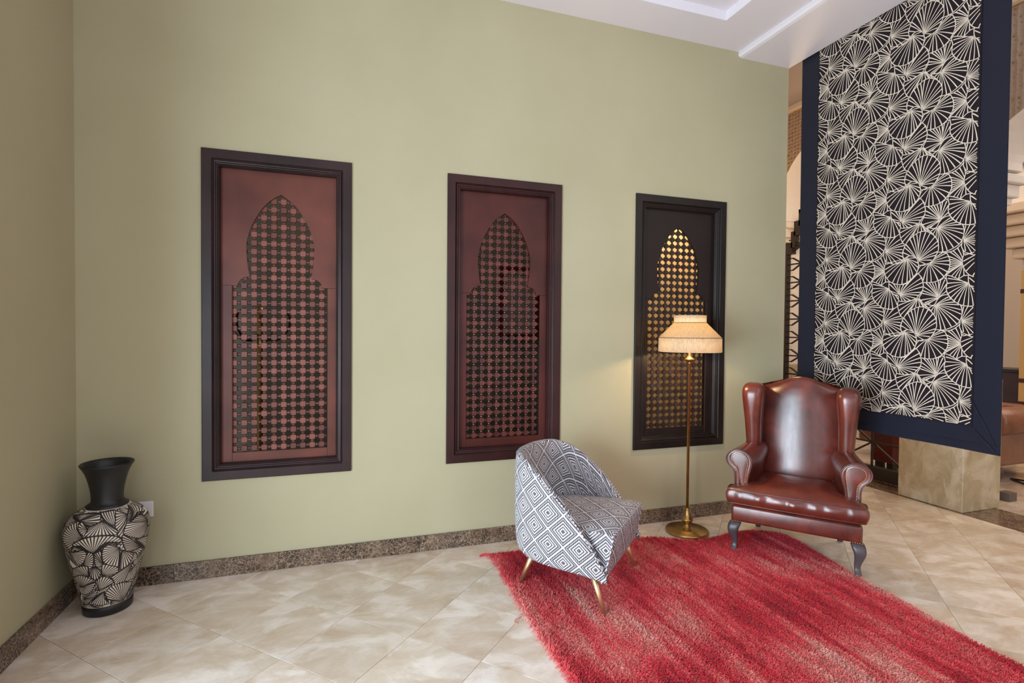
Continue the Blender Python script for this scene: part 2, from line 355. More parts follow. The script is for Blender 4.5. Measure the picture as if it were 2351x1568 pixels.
# ------------------------------------------------ lattice window panels
def rect_loft(name,x0,x1,z0,z1,prof,mat,parent,joints=False):
    # prof: list of (inset,y) -> four mitred frame sides as one moulding
    rings=[]
    for ins,y in prof: rings.append([(x0+ins,y,z0+ins),(x1-ins,y,z0+ins),(x1-ins,y,z1-ins),(x0+ins,y,z1-ins)])
    return loft(name,rings,mat,parent,cap=False,smooth=False)
def mitre(name,x0,x1,z0,z1,prof,mat,parent):
    sides=[]
    for s in range(4):
        V=[]
        for ins,y in prof:
            c=[(x0+ins,z0+ins),(x1-ins,z0+ins),(x1-ins,z1-ins),(x0+ins,z1-ins)]
            a_,b_=c[s],c[(s+1)%4]; V.append([(a_[0],y,a_[1]),(b_[0],y,b_[1])])
        o=loft(name,V,mat,parent,cap=False,smooth=False,closed=False)
        # close the two mitred ends is not needed: ends meet the neighbouring side
        sides.append(o)
    return sides
def lattice_mesh(mat):
    V=[];F=[]
    def add(vs,fs):
        b=len(V); V.extend(vs); F.extend([tuple(i+b for i in f) for f in fs])
    b=.0145; 
    add(boxv((-b,-.009,-b),(b,.009,b)),BF6)
    def spin(ax,sgn,L):
        prof=[(b,.0085),(b+.0030,.0108),(b+.0048,.0060),(L-.0042,.0055),(L-.0026,.0092),(L,.0092)]
        n=6; vs=[]
        for d,r in prof:
            for k in range(n):
                c,s=r*math.cos(2*PI*(k+.5)/n),r*math.sin(2*PI*(k+.5)/n)
                vs.append((sgn*d,c,s) if ax==0 else (c,s,sgn*d))
        fs=[(i*n+k,i*n+(k+1)%n,(i+1)*n+(k+1)%n,(i+1)*n+k) for i in range(len(prof)-1) for k in range(n)]
        add(vs,fs)
    for sg in (-1,1): spin(0,sg,.0264); spin(2,sg,.0249)
    me=bpy.data.meshes.new('lattice_block'); me.from_pydata(V,[],F); me.materials.append(mat); me.update(); 
    bm=bmesh.new(); bm.from_mesh(me); bmesh.ops.recalc_face_normals(bm,faces=bm.faces); bm.to_mesh(me); bm.free(); return me
def arch_half():
    # opening outline right half (dx from centre, z): apex -> spring -> lobe -> full width
    pts=catmull([(0.0,2.188,0),(.05,2.155,0),(.10,2.10,0),(.15,2.01,0),(.178,1.92,0),(.183,1.86,0),(.178,1.78,0),(.166,1.703,0)],22)
    lobe=[(.166+.062*math.sin(t),1.703-.0-.052*(1-math.cos(t)),0) for t in np.linspace(0,PI/2,8)][1:]
    return [(p[0],p[1]) for p in pts]+[(p[0],p[1]) for p in lobe]
def make_window(n,x0,x1,FR,BO,LA,lab):
    e=tag(empty('window_%d'%n),lab,kind='structure')
    cx=(x0+x1)/2+.003
    prof=[(0,.0),(0,-.012),(.003,-.014),(.050,-.014),(.053,-.010),(.053,-.002),(.056,.000),(.062,-.006),(.068,-.004),(.071,.003),(.075,.004),(.078,.008),(.084,.006),(.088,.012),(.089,.045),(0.0,.045)]
    mitre('casing_side',x0,x1,WZ0,WZ1,prof,FR,e)
    ix0,ix1,iz0,iz1=x0+.085,x1-.085,WZ0+.085,WZ1-.085
    # upper board with arch cutout (front y=.04, back .055)
    hw=.2575; zs=1.651
    A=arch_half(); right=[(cx+dx,z) for dx,z in A]; left=[(cx-dx,z) for dx,z in A]
    def ub(y):
        return None
    V=[];F=[]
    yF,yB=.040,.054
    # triangulate as strips between the arch curve and the outer rectangle, each half
    for s,arc in ((1,right),(-1,left)):
        ox=ix1 if s>0 else ix0
        outer=[]
        for k,(x,z) in enumerate(arc):
            t=k/(len(arc)-1)
            if t<.5: outer.append((cx+(ox-cx)*(t/.5),iz1))
            else: outer.append((ox,iz1+(zs-iz1)*((t-.5)/.5)))
        b=len(V)
        for (x,z),(X,Z) in zip(arc,outer): V+= [(x,yF,z),(X,yF,Z),(x,yB,z),(X,yB,Z)]
        for k in range(len(arc)-1):
            q=b+4*k; F+=[(q,q+1,q+5,q+4),(q+2,q+6,q+7,q+3),(q,q+4,q+6,q+2),(q+1,q+3,q+7,q+5)]
        q=b+4*(len(arc)-1); F.append((q,q+1,q+3,q+2))
    o=fixn(mesh_obj('arched_board',V,F,BO,e))
    box('stile',(ix0,yF,iz0),(cx-hw,yB,zs-.0015),BO,e,bev=.001,seg=1); box('stile',(cx+hw,yF,iz0),(ix1,yB,zs-.0015),BO,e,bev=.001,seg=1)
    box('bottom_rail',(cx-hw+.0005,yF,iz0),(cx+hw-.0005,yB,.688),BO,e,bev=.001,seg=1)
    me=lattice_mesh(LA); px,pz=.0528,.0498
    for c in range(11):
        for r in range(31):
            dx=(c-5)*px+.013; z=.706+r*pz
            if z<1.69:
                if abs(dx)>hw+.012: continue
            else:
                if z>2.20: continue
                lim=max([a_ for a_,zz in A if abs(zz-z)<.035] or [0])+.02
                if abs(dx)>lim: continue
            o=bpy.data.objects.new('lattice_block',me); COL.objects.link(o); o.parent=e; o.location=(cx+dx,.066,z)
    box('side_lining',(x0+.02,.045,WZ0+.02),(x0+.035,.2,WZ1-.02),FR,e); box('side_lining',(x1-.035,.045,WZ0+.02),(x1-.02,.2,WZ1-.02),FR,e)
    return e
make_window(1,*WX[0],FRAME1,BOARD1,LAT1,'reddest lattice window panel, nearest the black-necked vase')
make_window(2,*WX[1],FRAME2,BOARD2,LAT2,'dark red-brown lattice window panel behind the patterned tub chair')
make_window(3,*WX[2],FRAME3,BOARD3,LAT3,'near-black lattice window panel behind the lit floor lamp')

# ------------------------------------------------ rooms seen through the lattices
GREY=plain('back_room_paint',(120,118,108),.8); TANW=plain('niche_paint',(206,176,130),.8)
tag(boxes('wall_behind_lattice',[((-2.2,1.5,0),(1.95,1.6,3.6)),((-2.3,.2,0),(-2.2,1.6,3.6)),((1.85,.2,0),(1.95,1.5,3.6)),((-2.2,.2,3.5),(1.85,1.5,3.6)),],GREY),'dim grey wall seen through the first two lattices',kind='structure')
tag(boxes('wall_niche',[((1.95,.72,0),(3.39,.82,3.6)),((3.37,.2,0),(3.395,.72,3.6)),((1.95,.2,3.4),(3.37,.72,3.5))],TANW),'tan wall close behind the third lattice',kind='structure')
tag(box('floor_behind_lattice',(-2.2,.2,-.0075),(3.39,1.5,0),HALLF),'marble floor behind the lattice wall',kind='structure')
cs=tag(empty('candelabrum',(-.55,.85,0)),'brass stem candelabrum with black scroll arms, behind the reddest lattice','candle stand')
lathe('stem',[(.12,0),(.12,.02),(.03,.05),(.022,.3),(.03,.34),(.02,.38),(.02,1.25),(.045,1.3),(.02,1.34),(.02,1.5),(.05,1.52),(.03,1.56),(.0,1.57)],BRASS,cs,16)
for k in range(5):
    an=k*2*PI/5+.3; pts=[(math.cos(an)*q*1.0,math.sin(an)*q,1.36+h) for q,h in ((.02,0),(.08,-.04),(.15,-.02),(.2,.06),(.2,.14),(.17,.17))]
    tube('scroll_arm',catmull(pts,14),.009,IRON,cs,6)
mf=tag(empty('framed_panel',(1.648,1.46,1.67)),'red-brown frame around a grey panel, behind the dark red-brown lattice','panel')
mf.scale=(.58,1,.84)
boxes('frame',[((-.34,-.0,-.42),(-.27,.03,.42)),((.27,0,-.42),(.34,.03,.42)),((-.27,0,.35),(.27,.03,.42)),((-.27,0,-.42),(.27,.03,-.35))],plain('red_frame',(96,24,20),.4),mf)
box('pane',(-.27,.015,-.35),(.27,.025,.35),plain('grey_pane',(150,146,140),.4),mf)

# ------------------------------------------------ colonnade, screen and hall beyond
PX0,PX1=4.65,5.10
def facade():
    # arcade wall: piers + horseshoe arches, carved face
    piers=[(-3.9,-3.2),(-.55,-.05),(1.42,1.95)]
    for (a_,b_),lab in zip(piers,('marble clad pier nearest the camera side','marble clad square pillar base under the fan print hanging','marble clad pier beyond the lattice screen')):
        e=tag(empty('wall_pier',((PX0+PX1)/2,(a_+b_)/2,0)),lab,kind='structure'); cy=(a_+b_)/2; h=(b_-a_)/2; hx=(PX1-PX0)/2
        box('marble_cladding',(-hx,-h,0),(hx,h,1.05),PILM,e,bev=.006); box('plaster_shaft',(-hx+.01,-h+.01,1.051),(hx-.01,h-.01,2.44),WHITE,e)
        boxes('impost',[((-hx-.02,-h-.02,2.445),(hx+.02,h+.02,2.50)),((-hx-.05,-h-.05,2.501),(hx+.05,h+.05,2.60)),((-hx-.09,-h-.09,2.601),(hx+.09,h+.09,2.67))],WHITE,e,bev=.01)
    # arches
    V=[];F=[];I=[]
    top=3.80
    def arch(y0,y1):
        cy=(y0+y1)/2; R=(y1-y0)/2-.12; n=28; hh=.72 if R<1 else .50
        return [(y0,2.671)]+[(cy-(R+.03)*math.cos(t),2.74+hh*math.sin(t)) for t in np.linspace(-.10,PI+.10,n)]+[(y1,2.671)]
    spans=[(-3.2,-.55),(-.05,1.42)]
    L=[]
    for y0,y1 in spans:
        pts=arch(y0,y1)
        for k in range(len(pts)-1):
            (ya,za),(yb,zb)=pts[k],pts[k+1]; b=len(V)
            fa=y0+(y1-y0)*k/(len(pts)-1); fb=y0+(y1-y0)*(k+1)/(len(pts)-1)
            V+= [(PX0,ya,za),(PX0,yb,zb),(PX0,fb,top),(PX0,fa,top),(PX1,ya,za),(PX1,yb,zb),(PX1,fb,top),(PX1,fa,top)]
            F+= [(b,b+1,b+2,b+3),(b+5,b+4,b+7,b+6),(b,b+4,b+5,b+1)]; I+=[0,0,1]
    for y0,y1 in ((-3.9,-3.2),(-.55,-.05),(1.42,1.95)):
        b=len(V); V+=boxv((PX0,y0,2.671),(PX1,y1,top)); F+=[tuple(i+b for i in f) for f in BF6]; I+=[0]*6
    e=tag(empty('wall_arcade'),'arcade wall of carved plaster arches beyond the fan print hanging',kind='structure')
    mesh_obj('carved_plaster',V,F,None,e,mats=[CARVED,WHITE],midx=I)
    box('cornice',(PX0-.05,-3.9,3.801),(PX1,1.95,3.86),HALLW,e,bev=.01); box('upper_wall',(PX0,-3.9,3.861),(PX1,1.95,6.0),HALLW,e)
facade()
tag(boxes('wall_hall',[((9.5,-5,0),(9.6,6,6)),((5.1,5.2,0),(9.5,5.3,6)),((3.2,2.6,0),(5.1,2.7,6)),((3.28,.2,0),(3.37,2.6,6)),((5.1,-5.1,0),(9.6,-5,6))],HALLW),'pale plaster walls of the hall beyond the arcade',kind='structure')
tag(box('ceiling_hall',(3.4,-5.1,6.0),(9.6,5.3,6.1),WHITE),'hall ceiling far above',kind='structure')
# screen
SX=4.86
SC0=.685; HW=.733
sg=tag(empty('lattice_screen',(SX,SC0,0)),'black metal screen of star shaped lattice between the olive wall and the marble pillar','screen')
def bar(y0,z0,y1,z1,t=.011):
    # y measured from the screen centre
    return tube('lattice_bar',[(0,y0,z0),(0,y1,z1)],t,IRON,sg,4,smooth=False)
L_=[]
for s_ in (1,-1):
    a_=lambda p,q:(min(s_*p,s_*q),max(s_*p,s_*q))
    for (p_,q_,z0,z1) in ((HW-.05,HW,.02,2.43),(HW-.12,HW-.05,2.30,2.43),(HW-.16,HW-.10,2.37,2.55),(HW-.22,HW-.14,2.50,2.66),(HW-.27,HW-.2,2.6,2.78)):
        y0,y1=a_(p_,q_); L_.append(((-.03,y0,z0),(.03,y1,z1)))
    y0,y1=a_(.0,HW-.05); L_+= [((-.03,y0,.02),(.03,y1,.14)),((-.03,y0,.60),(.03,y1,.64))]
    y0,y1=a_(.0,HW-.2); L_.append(((-.03,y0,2.74),(.03,y1,2.78)))
boxes('screen_frame',L_,IRON,sg)
for s_ in (1,-1):
    for k in range(9):
        z=.74+k*.2067; yp=s_*(HW-.05); yn=s_*(HW-.23); ym=s_*(HW-.11); ye=s_*(HW-.30)
        bar(yp,z,yn,z); bar(yp,z-.068,ym,z-.068,.008); bar(yp,z+.068,ym,z+.068,.008)
        bar(ym,z-.068,yn,z); bar(ym,z+.068,yn,z)
        if k<8:
            bar(yn,z,ye,z+.1033); bar(yn,z+.2067,ye,z+.1033); bar(ye,z+.1033,s_*.30,z+.1033); bar(s_*.30,z+.1033,s_*.15,z); bar(s_*.30,z+.1033,s_*.15,z+.2067)
        bar(yn,z,s_*.42,z); bar(s_*.15,z,0,z)
    bar(s_*(HW-.05),.14,.0,.60); bar(s_*(HW-.05),.60,0,.14); bar(s_*.34,.13,s_*.34,.61)
bar(0,.13,0,.61); bar(-HW+.05,.37,HW-.05,.37)
# red-brown chest behind the screen
ch=tag(empty('low_chest',(5.46,.535,0)),'red-brown low chest standing behind the black screen','chest')
REDW=plain('red_chest_wood',(88,24,20),.4)
box('body',(-.2,-.10,.10),(.2,.10,.52),REDW,ch,bev=.008); box('top_board',(-.215,-.115,.521),(.215,.115,.55),REDW,ch,bev=.005)
for sx in(-1,1):
    for sy in(-1,1): box('foot',(sx*.15-.03,sy*.06-.03,0),(sx*.15+.03,sy*.06+.03,.10),IRON,ch)
# tiled column far right
tc=tag(empty('tiled_column',(8.1,.60,0)),'yellow tiled column with stepped white capital, at the right edge of the photo','column')
YT=plain('yellow_tile',(206,166,104),.35); DKB=plain('dark_tile_band',(70,38,28),.4)
boxes('shaft',[((-.2,-.2,0),(.2,.2,2.2))],YT,tc); boxes('tile_band',[((-.205,-.205,z),(.205,.205,z+.05)) for z in (.55,.83,1.92)],DKB,tc)
boxes('capital',[((-.2-k*.07,-.2-k*.07,2.21+k*.13),(.2+k*.07,.2+k*.07,2.335+k*.13)) for k in range(6)],HALLW,tc,bev=.02)
box('upper_shaft',(-.45,-.45,3.0),(.45,.45,6.0),WHITE,tc)
cab=tag(empty('cabinet',(8.6,1.35,0)),'dark wood cabinet by the far cream wall','cabinet')
box('body',(-.25,-.5,.08),(.25,.5,.92),wood('cabinet_wood',(44,24,22),(58,32,30),.4),cab,bev=.006); box('top_board',(-.27,-.53,.921),(.27,.53,.96),plain('cabinet_top',(38,26,24),.35),cab)
box('plinth',(-.2,-.45,0),(.2,.45,.08),IRON,cab)
# leather sofa beyond the pillar
so=tag(empty('leather_sofa',(6.25,.35,0)),'tan leather sofa with rolled arm, half hidden behind the hanging','sofa')
cs2=[(x,z) for x,z in [(math.cos(t)*.14+.02,math.sin(t)*.13+.59) for t in np.linspace(-PI/2,1.5*PI,20)[:-1]]]
loft('rolled_arm',[[( -.42-s,-.46+dx,z) for dx,z in [(c*q,(w_-.59)*q+.59) for c,w_ in cs2]] for s,q in ((0.06,.4),(.05,.85),(.03,1),(-.75,1),(-.80,.9))],TAN,so)
box('arm_panel',(-.44,-.45,.16),(.40,-.33,.56),TAN,so,bev=.02); box('seat_base',(-.42,-.32,.16),(.40,.9,.40),TAN,so,bev=.03); box('backrest',(.22,-.30,.40),(.42,.9,.70),TAN,so,bev=.05)
lathe('foot',[(.0,0),(.025,0),(.035,.06),(.05,.1),(.05,.16),(0,.16)],DARKW,so,14,-.38,-.45); lathe('foot',[(.0,0),(.025,0),(.035,.06),(.05,.1),(.05,.16),(0,.16)],DARKW,so,14,.34,-.45)
st=tag(empty('metal_stand',(6.25,-.32,0)),'thin black metal stand with flat looped feet beside the tan sofa','stand')
tube('upright',[(0,0,.01),(.0,.01,.6)],.008,IRON,st,6); tube('foot_loop',[(-.05,.28,.01),(.25,-.3,.01),(-.35,-.2,.01),(-.05,.28,.01)],.008,IRON,st,6)
tag(box('floor_box',(-.05,-.04,0),(.05,.04,.07),plain('grey_box',(96,84,76),.5)),'small grey-brown floor box beside the marble pillar','box'); bpy.data.objects['floor_box'].location=(5.40,-.44,0)
# wall outlet
ol=tag(empty('wall_outlet',(-1.0,0,.417)),'white wall outlet plate partly hidden behind the vase','outlet')
box('cover_plate',(-.036,-.009,-.043),(.036,0,.043),plain('outlet_white',(226,220,224),.4),ol,bev=.003)

# ------------------------------------------------ ribbon prints (fans with rays)
def pip(px,py,poly):
    n=len(poly); ins=np.zeros(len(px),bool); j=n-1
    for i in range(n):
        xi,yi=poly[i];xj,yj=poly[j]
        if yi!=yj: ins^=((yi>py)!=(yj>py))&(px<(xj-xi)*(py-yi)/(yj-yi)+xi)
        j=i
    return ins
def ribbons(lines,polys,w0,mapf,keep=None,K=14):
    """lines: (order,[pts],w_start,w_end) ; polys: (order,poly,bbox). returns verts,faces"""
    V=[];F=[]
    for order,pts,wa,wb_ in lines:
        P=np.array(pts,float)
        seg=np.hypot(*(P[1:]-P[:-1]).T); L=seg.sum()
        if L<1e-4: continue
        n=max(4,int(L/w0/1.3)); cum=np.r_[0,np.cumsum(seg)]; t=np.linspace(0,L,n)
        X=np.interp(t,cum,P[:,0]);Y=np.interp(t,cum,P[:,1]); vis=np.ones(n,bool)
        for o2,pl,bb in polys:
            if o2<=order or bb[0]>X.max() or bb[2]<X.min() or bb[1]>Y.max() or bb[3]<Y.min(): continue
            vis&=~pip(X,Y,pl)
        if keep is not None: vis&=keep(X,Y)
        dx=np.gradient(X);dy=np.gradient(Y);q=np.hypot(dx,dy)+1e-9; nx,ny=-dy/q,dx/q
        W_=w0*(wa+(wb_-wa)*t/L)/2
        prev=None
        for i in range(n):
            if not vis[i]: prev=None; continue
            a_=mapf(X[i]+nx[i]*W_[i],Y[i]+ny[i]*W_[i]); b_=mapf(X[i]-nx[i]*W_[i],Y[i]-ny[i]*W_[i]); k=len(V); V+=[a_,b_]
            if prev is not None: F.append((prev,prev+1,k+1,k))
            prev=k
    return V,F
def bbox(p): a_=np.array(p); return (a_[:,0].min(),a_[:,1].min(),a_[:,0].max(),a_[:,1].max())
def smooth_closed(p,n=60): return [(v[0],v[1]) for v in catmull([(a_,b_,0) for a_,b_ in p],n,True)]
BF_ORG=(-0.909,2.342)
BF=[((-242,219),[(-315,183),(-338,209),(-349,224),(-335,251),(-326,290),(-324,322),(-280,314),(-229,327),(-198,340),(-200,262),(-192,234),(-215,229)],[(-301,179),(-317,190),(-338,209),(-331,251),(-329,268),(-323,290),(-318,320),(-298,318),(-280,316),(-264,320),(-246,329),(-229,339),(-209,325),(-199,299),(-200,255)]),((338,-57),[(243,16),(260,19),(278,24),(301,37),(323,59),(333,62),(332,43),(349,13),(354,-71),(369,-124),(338,-128),(310,-145),(287,-146),(258,-144),(231,-126),(248,-102),(261,-73),(261,-27)],[(255,-6),(262,19),(278,24),(301,37),(322,53),(262,-25),(263,-40),(263,-54),(262,-69),(258,-85),(245,-105),(234,-122),(262,-140),(287,-144),(310,-143),(338,-126)]),((149,-34),[(194,25),(219,21),(243,16),(261,-27),(261,-73),(248,-102),(231,-126),(204,-144),(167,-153),(118,-147),(113,-123),(96,-99),(83,-85),(101,-45),(130,-39)],[(219,19),(243,16),(255,-6),(262,-32),(262,-58),(251,-98),(232,-123),(201,-144),(164,-150),(140,-150),(119,-138),(91,-91)]),((-117,76),[(-125,173),(-87,161),(-51,161),(-27,179),(-12,125),(9,101),(-5,59),(-3,23),(5,0),(2,-6),(-40,-13),(-68,-13),(-105,3),(-126,42),(-124,67)],[(-119,164),(-105,167),(-85,161),(-54,159),(-24,139),(-8,113),(3,96),(-7,72),(-7,49),(-3,24),(2,-6),(-40,-13),(-70,-11),(-105,11)]),((-257,176),[(-192,234),(-176,210),(-127,173),(-115,133),(-118,98),(-135,62),(-165,41),(-203,26),(-234,25),(-257,34),(-263,92),(-276,134),(-313,183),(-268,174),(-246,209),(-226,229)],[(-188,221),(-176,208),(-153,189),(-131,171),(-121,142),(-119,116),(-128,81),(-141,60),(-169,44),(-201,31),(-224,24),(-251,37),(-263,100),(-280,139),(-292,161)]),((-86,296),[(-195,350),(-197,306),(-200,262),(-176,214),(-138,179),(-101,164),(-58,162),(-27,179),(-23,220),(-18,247),(-39,247),(-68,271),(-79,285)],[(-194,331),(-195,302),(-197,272),(-190,240),(-176,214),(-159,196),(-138,179),(-108,168),(-85,161),(-58,163),(-29,183),(-24,221)]),((93,218),[(83,224),(51,214),(17,208),(-21,213),(-27,179),(-12,125),(11,101),(39,131),(78,157),(124,162),(149,138),(136,170),(110,202)],[(-21,209),(-23,182),(-19,148),(-8,120),(11,101),(26,121),(52,151),(78,161),(104,163),(124,163),(136,153)]),((-18,-217),[(87,-90),(111,-126),(120,-166),(116,-199),(91,-235),(81,-247),(48,-258),(21,-260),(-20,-256),(-26,-223),(-57,-210),(-82,-179),(-87,-142),(-80,-129),(-23,-151),(29,-146),(61,-111)],[(-83,-143),(-58,-141),(-37,-148),(-16,-151),(8,-150),(39,-138),(87,-92),(107,-122),(118,-148),(118,-176),(113,-209),(94,-227),(84,-248),(51,-259),(21,-260),(0,-260),(-82,-187)]),((87,-12),[(11,101),(38,135),(77,161),(103,168),(129,164),(151,151),(173,131),(193,98),(200,56),(194,25),(176,-11),(155,-32),(127,-38),(91,-39),(81,1),(60,17),(30,25),(7,14),(-4,31),(-1,66)],[(2,86),(13,100),(36,132),(54,151),(74,162),(98,165),(126,159),(151,148),(178,123),(194,95),(197,70),(194,31),(187,10),(164,-17),(130,-37),(30,25),(-1,51)]),((20,10),[(32,25),(68,15),(86,-14),(90,-46),(81,-85),(61,-111),(25,-142),(-23,-151),(-73,-133),(-102,-103),(-118,-63),(-119,-30),(-105,3),(-68,-13),(-33,-15),(2,-6)],[(72,9),(87,-26),(86,-52),(79,-77),(61,-108),(45,-125),(25,-140),(-5,-151),(-35,-148),(-64,-135),(-99,-103),(-114,-75),(-115,-45),(-108,-10)])]

# banner coordinates: s = -(y) direction (to the viewer's right), z up
bn=tag(empty('fabric_hanging',(3.43,-.77,.74)),'navy bordered fabric hanging printed with cream fan shells','hanging')
Y0,Y1,ZB,ZT=-.10,-1.443,.74,3.95
def wave(s,z):
    d=max(0,1-(z-ZB)/2.2)
    return .006*math.sin(s*5.2+z*.8)+.004*math.sin(s*11+1.3)*d
def cloth(name,s0,s1,z0,z1,off,mat,ns=60,nz=60,sag=0):
    V=[];F=[]
    for side in (0,1):
        for i in range(ns+1):
            for j in range(nz+1):
                s=s0+(s1-s0)*i/ns; z=z0+(z1-z0)*j/nz
                zz=z+(sag*math.sin(i/ns*PI)*(1-j/nz)); x=-off+wave(s,z)+(.003 if side else 0)
                V.append((x,-s+.77,zz-ZB))
    for side in (0,1):
        b=side*(ns+1)*(nz+1)
        for i in range(ns):
            for j in range(nz):
                q=b+i*(nz+1)+j; f=(q,q+nz+1,q+nz+2,q+1); F.append(f if side else f[::-1])
    return fixn(mesh_obj(name,V,F,mat,bn,True))
cloth('navy_border',.10,1.443,ZB,ZT,.0,NAVY)
cloth('printed_panel',.255,1.307,.878,ZT,.0045,PRINT)
boxes('hem_seam',[((-.006,-.66,.045),(-.003,.66,.048))],NAVY,bn)
tube('fold_seam',[(-.007,-.545,.13),(-.006,-.66,.01)],.003,NAVY,bn,6); tube('fold_seam',[(-.007,-.53,.30),(-.006,-.655,.05)],.0025,NAVY,bn,6)
lines=[];polys=[]
TH,TV=.4475,.4675
for row in range(-5,5):
    for colm in range(-3,3):
        for k,(ap,rim,rays) in enumerate(BF):
            ox=-BF_ORG[0]+colm*TH; oz=BF_ORG[1]+row*TV
            f=lambda q:(ox+q[0]/1000,oz+q[1]/1000)
            c=f(ap)
            if c[0]<-.2 or c[0]>1.8 or c[1]<.4 or c[1]>4.0: continue
            R=smooth_closed([f(q) for q in rim]); polys.append((k,R,bbox(R)))
            lines.append((k,R+[R[0]],1.0,1.0))
            for q in rays:
                e_=f(q); mx_,my_=(c[0]+e_[0])/2,(c[1]+e_[1])/2; dx_,dy_=e_[0]-c[0],e_[1]-c[1]
                sg_=.05 if dx_>0 else -.05
                mid=(mx_-dy_*sg_,my_+dx_*sg_)
                pts=[((1-t)**2*c[0]+2*t*(1-t)*mid[0]+t*t*e_[0],(1-t)**2*c[1]+2*t*(1-t)*mid[1]+t*t*e_[1]) for t in np.linspace(0,1,9)]
                lines.append((k,pts,.5,1.1+.35*random.random()))
keep=lambda X,Y:(X>.262)&(X<1.302)&(Y>.884)&(Y<3.9)
V,F=ribbons(lines,polys,.0045,lambda s,z:(-.0062+wave(s,z),-s+.77,z-ZB),keep)
pr=mesh_obj('fan_print',V,F,INK,bn); tag(pr,'cream line print of overlapping fans')
print('banner ribbons',len(F))

# ------------------------------------------------ vase
vz=tag(empty('floor_vase',(-1.10,-.21,0)),'tall black-necked floor vase carved with cream fans in the left corner','vase')
VP=[(.102,.045),(.108,.077),(.124,.151),(.137,.205),(.150,.26),(.161,.315),(.169,.36),(.1735,.40),(.174,.42),(.165,.455),(.142,.485),(.11,.507),(.085,.518)]
lathe('base_band',[(0,0),(.097,0),(.101,.004),(.103,.03),(.1025,.048),(0,.048)],BLACKC,vz,64)
vpz=np.array([q[1] for q in VP]);vpr=np.array([q[0] for q in VP])
Zs=np.linspace(.0485,.5175,50)
lathe('body',[(float(np.interp(z,vpz,vpr)),float(z)) for z in Zs],CREAMC,vz,72)
NK=[(.088,.517),(.089,.524),(.078,.531),(.068,.540),(.066,.552),(.0665,.575),(.070,.605),(.077,.64),(.088,.68),(.101,.708),(.110,.722),(.112,.727),(.109,.731),(.101,.728),(.092,.712),(.075,.66),(.058,.60),(.055,.53),(0,.525)]
lathe('neck',NK,BLACKC,vz,64,cap=False)
VF=[((1102,247),[(427,200),(500,177),(549,159),(720,155),(853,155)]),((-631,98),[(37,148),(-28,122),(-105,110),(-252,93),(-405,77)]),((-409,75),[(-765,59),(-537,48),(-212,47),(40,49)]),((-515,486),[(-1148,494),(-717,506),(-244,511),(69,507),(142,495),(140,480),(60,474),(-37,468),(-149,467)]),((510,451),[(151,488),(125,500),(83,511),(213,512),(436,513),(646,512)]),((917,490),[(633,510),(577,496),(525,468),(509,447),(562,430),(549,410),(629,395),(674,403),(725,433)]),((862,452),[(796,453),(933,488),(1388,516),(1586,510),(1619,500),(1655,485),(1637,468),(1319,479),(1137,473)]),((1530,420),[(1489,453),(1227,468),(889,454),(781,450),(738,436),(696,419),(688,409),(787,392),(969,372),(1193,355),(1379,358)]),((999,362),[(1288,351),(1801,331),(1802,309),(1804,293),(1649,277),(1311,302)]),((1311,302),[(668,406),(661,387),(675,369),(701,351),(742,333),(811,311),(939,305)]),((202,485),[(-161,457),(-205,439),(-193,426),(-79,422),(37,424),(159,424),(297,421),(435,416),(530,413),(562,431),(395,462)]),((-189,417),[(-569,481),(-712,472),(-808,460),(-897,444),(-926,424),(-958,398),(-895,380),(-739,366),(-608,355),(-522,380)]),((-112,455),[(-362,484),(-448,475),(-418,463),(-356,450),(-293,438),(-193,426)]),((-712,348),[(-475,348),(-219,359),(-155,346),(-171,325),(-241,301),(-354,284),(-452,281)]),((-295,286),[(-152,334),(-56,359),(10,331),(12,310),(-9,290),(-45,269),(-112,263)]),((233,278),[(194,314),(191,350),(96,356),(36,340),(19,314),(21,290),(64,267),(136,265)]),((16,337),[(-291,382),(-509,378),(-486,391),(-374,402),(-233,413),(-76,420),(66,422),(251,419),(435,412),(560,401),(641,386),(654,368),(342,386),(153,368)]),((679,329),[(620,289),(649,221),(716,225),(798,230),(926,239),(1013,260),(1036,287),(884,306)]),((627,344),[(351,372),(246,360),(210,335),(205,311),(235,288),(349,269),(469,256),(611,246)]),((-178,221),[(-889,214),(-746,255),(-580,266),(-409,276),(-260,279),(-157,273),(-178,249)]),((170,221),[(198,275),(291,274),(408,264),(599,244),(622,220),(479,208),(348,204)]),((-5,273),[(-159,254),(-159,239),(-147,223),(-78,207),(16,202),(116,215),(176,241),(110,258)]),((48,141),[(-5,193),(86,208),(180,213),(296,209),(414,194),(502,172),(346,154)]),((1107,46),[(1134,88),(1288,91),(1794,101),(1803,63),(1591,45)]),((916,46),[(513,76),(214,93),(228,112),(270,129),(346,141),(434,152),(535,158),(643,155),(805,153),(995,144),(1242,132),(1217,98),(1076,79)]),((225,133),[(36,123),(-295,78),(-148,69),(-6,62),(170,61),(291,62),(377,64),(215,95)]),((-455,169),[(-771,170),(-825,204),(-601,223),(-433,229),(-266,221),(-132,210),(-15,198),(-222,183)]),((-455,169),[(-783,152),(-733,131),(-591,121),(-399,125),(-210,139),(-90,161),(-9,188),(-190,183)])]

def vmap(th,z,off=.0012):
    r_=float(np.interp(z,vpz,vpr))+off; a_=th-PI/2; return (r_*math.cos(a_),r_*math.sin(a_),z)
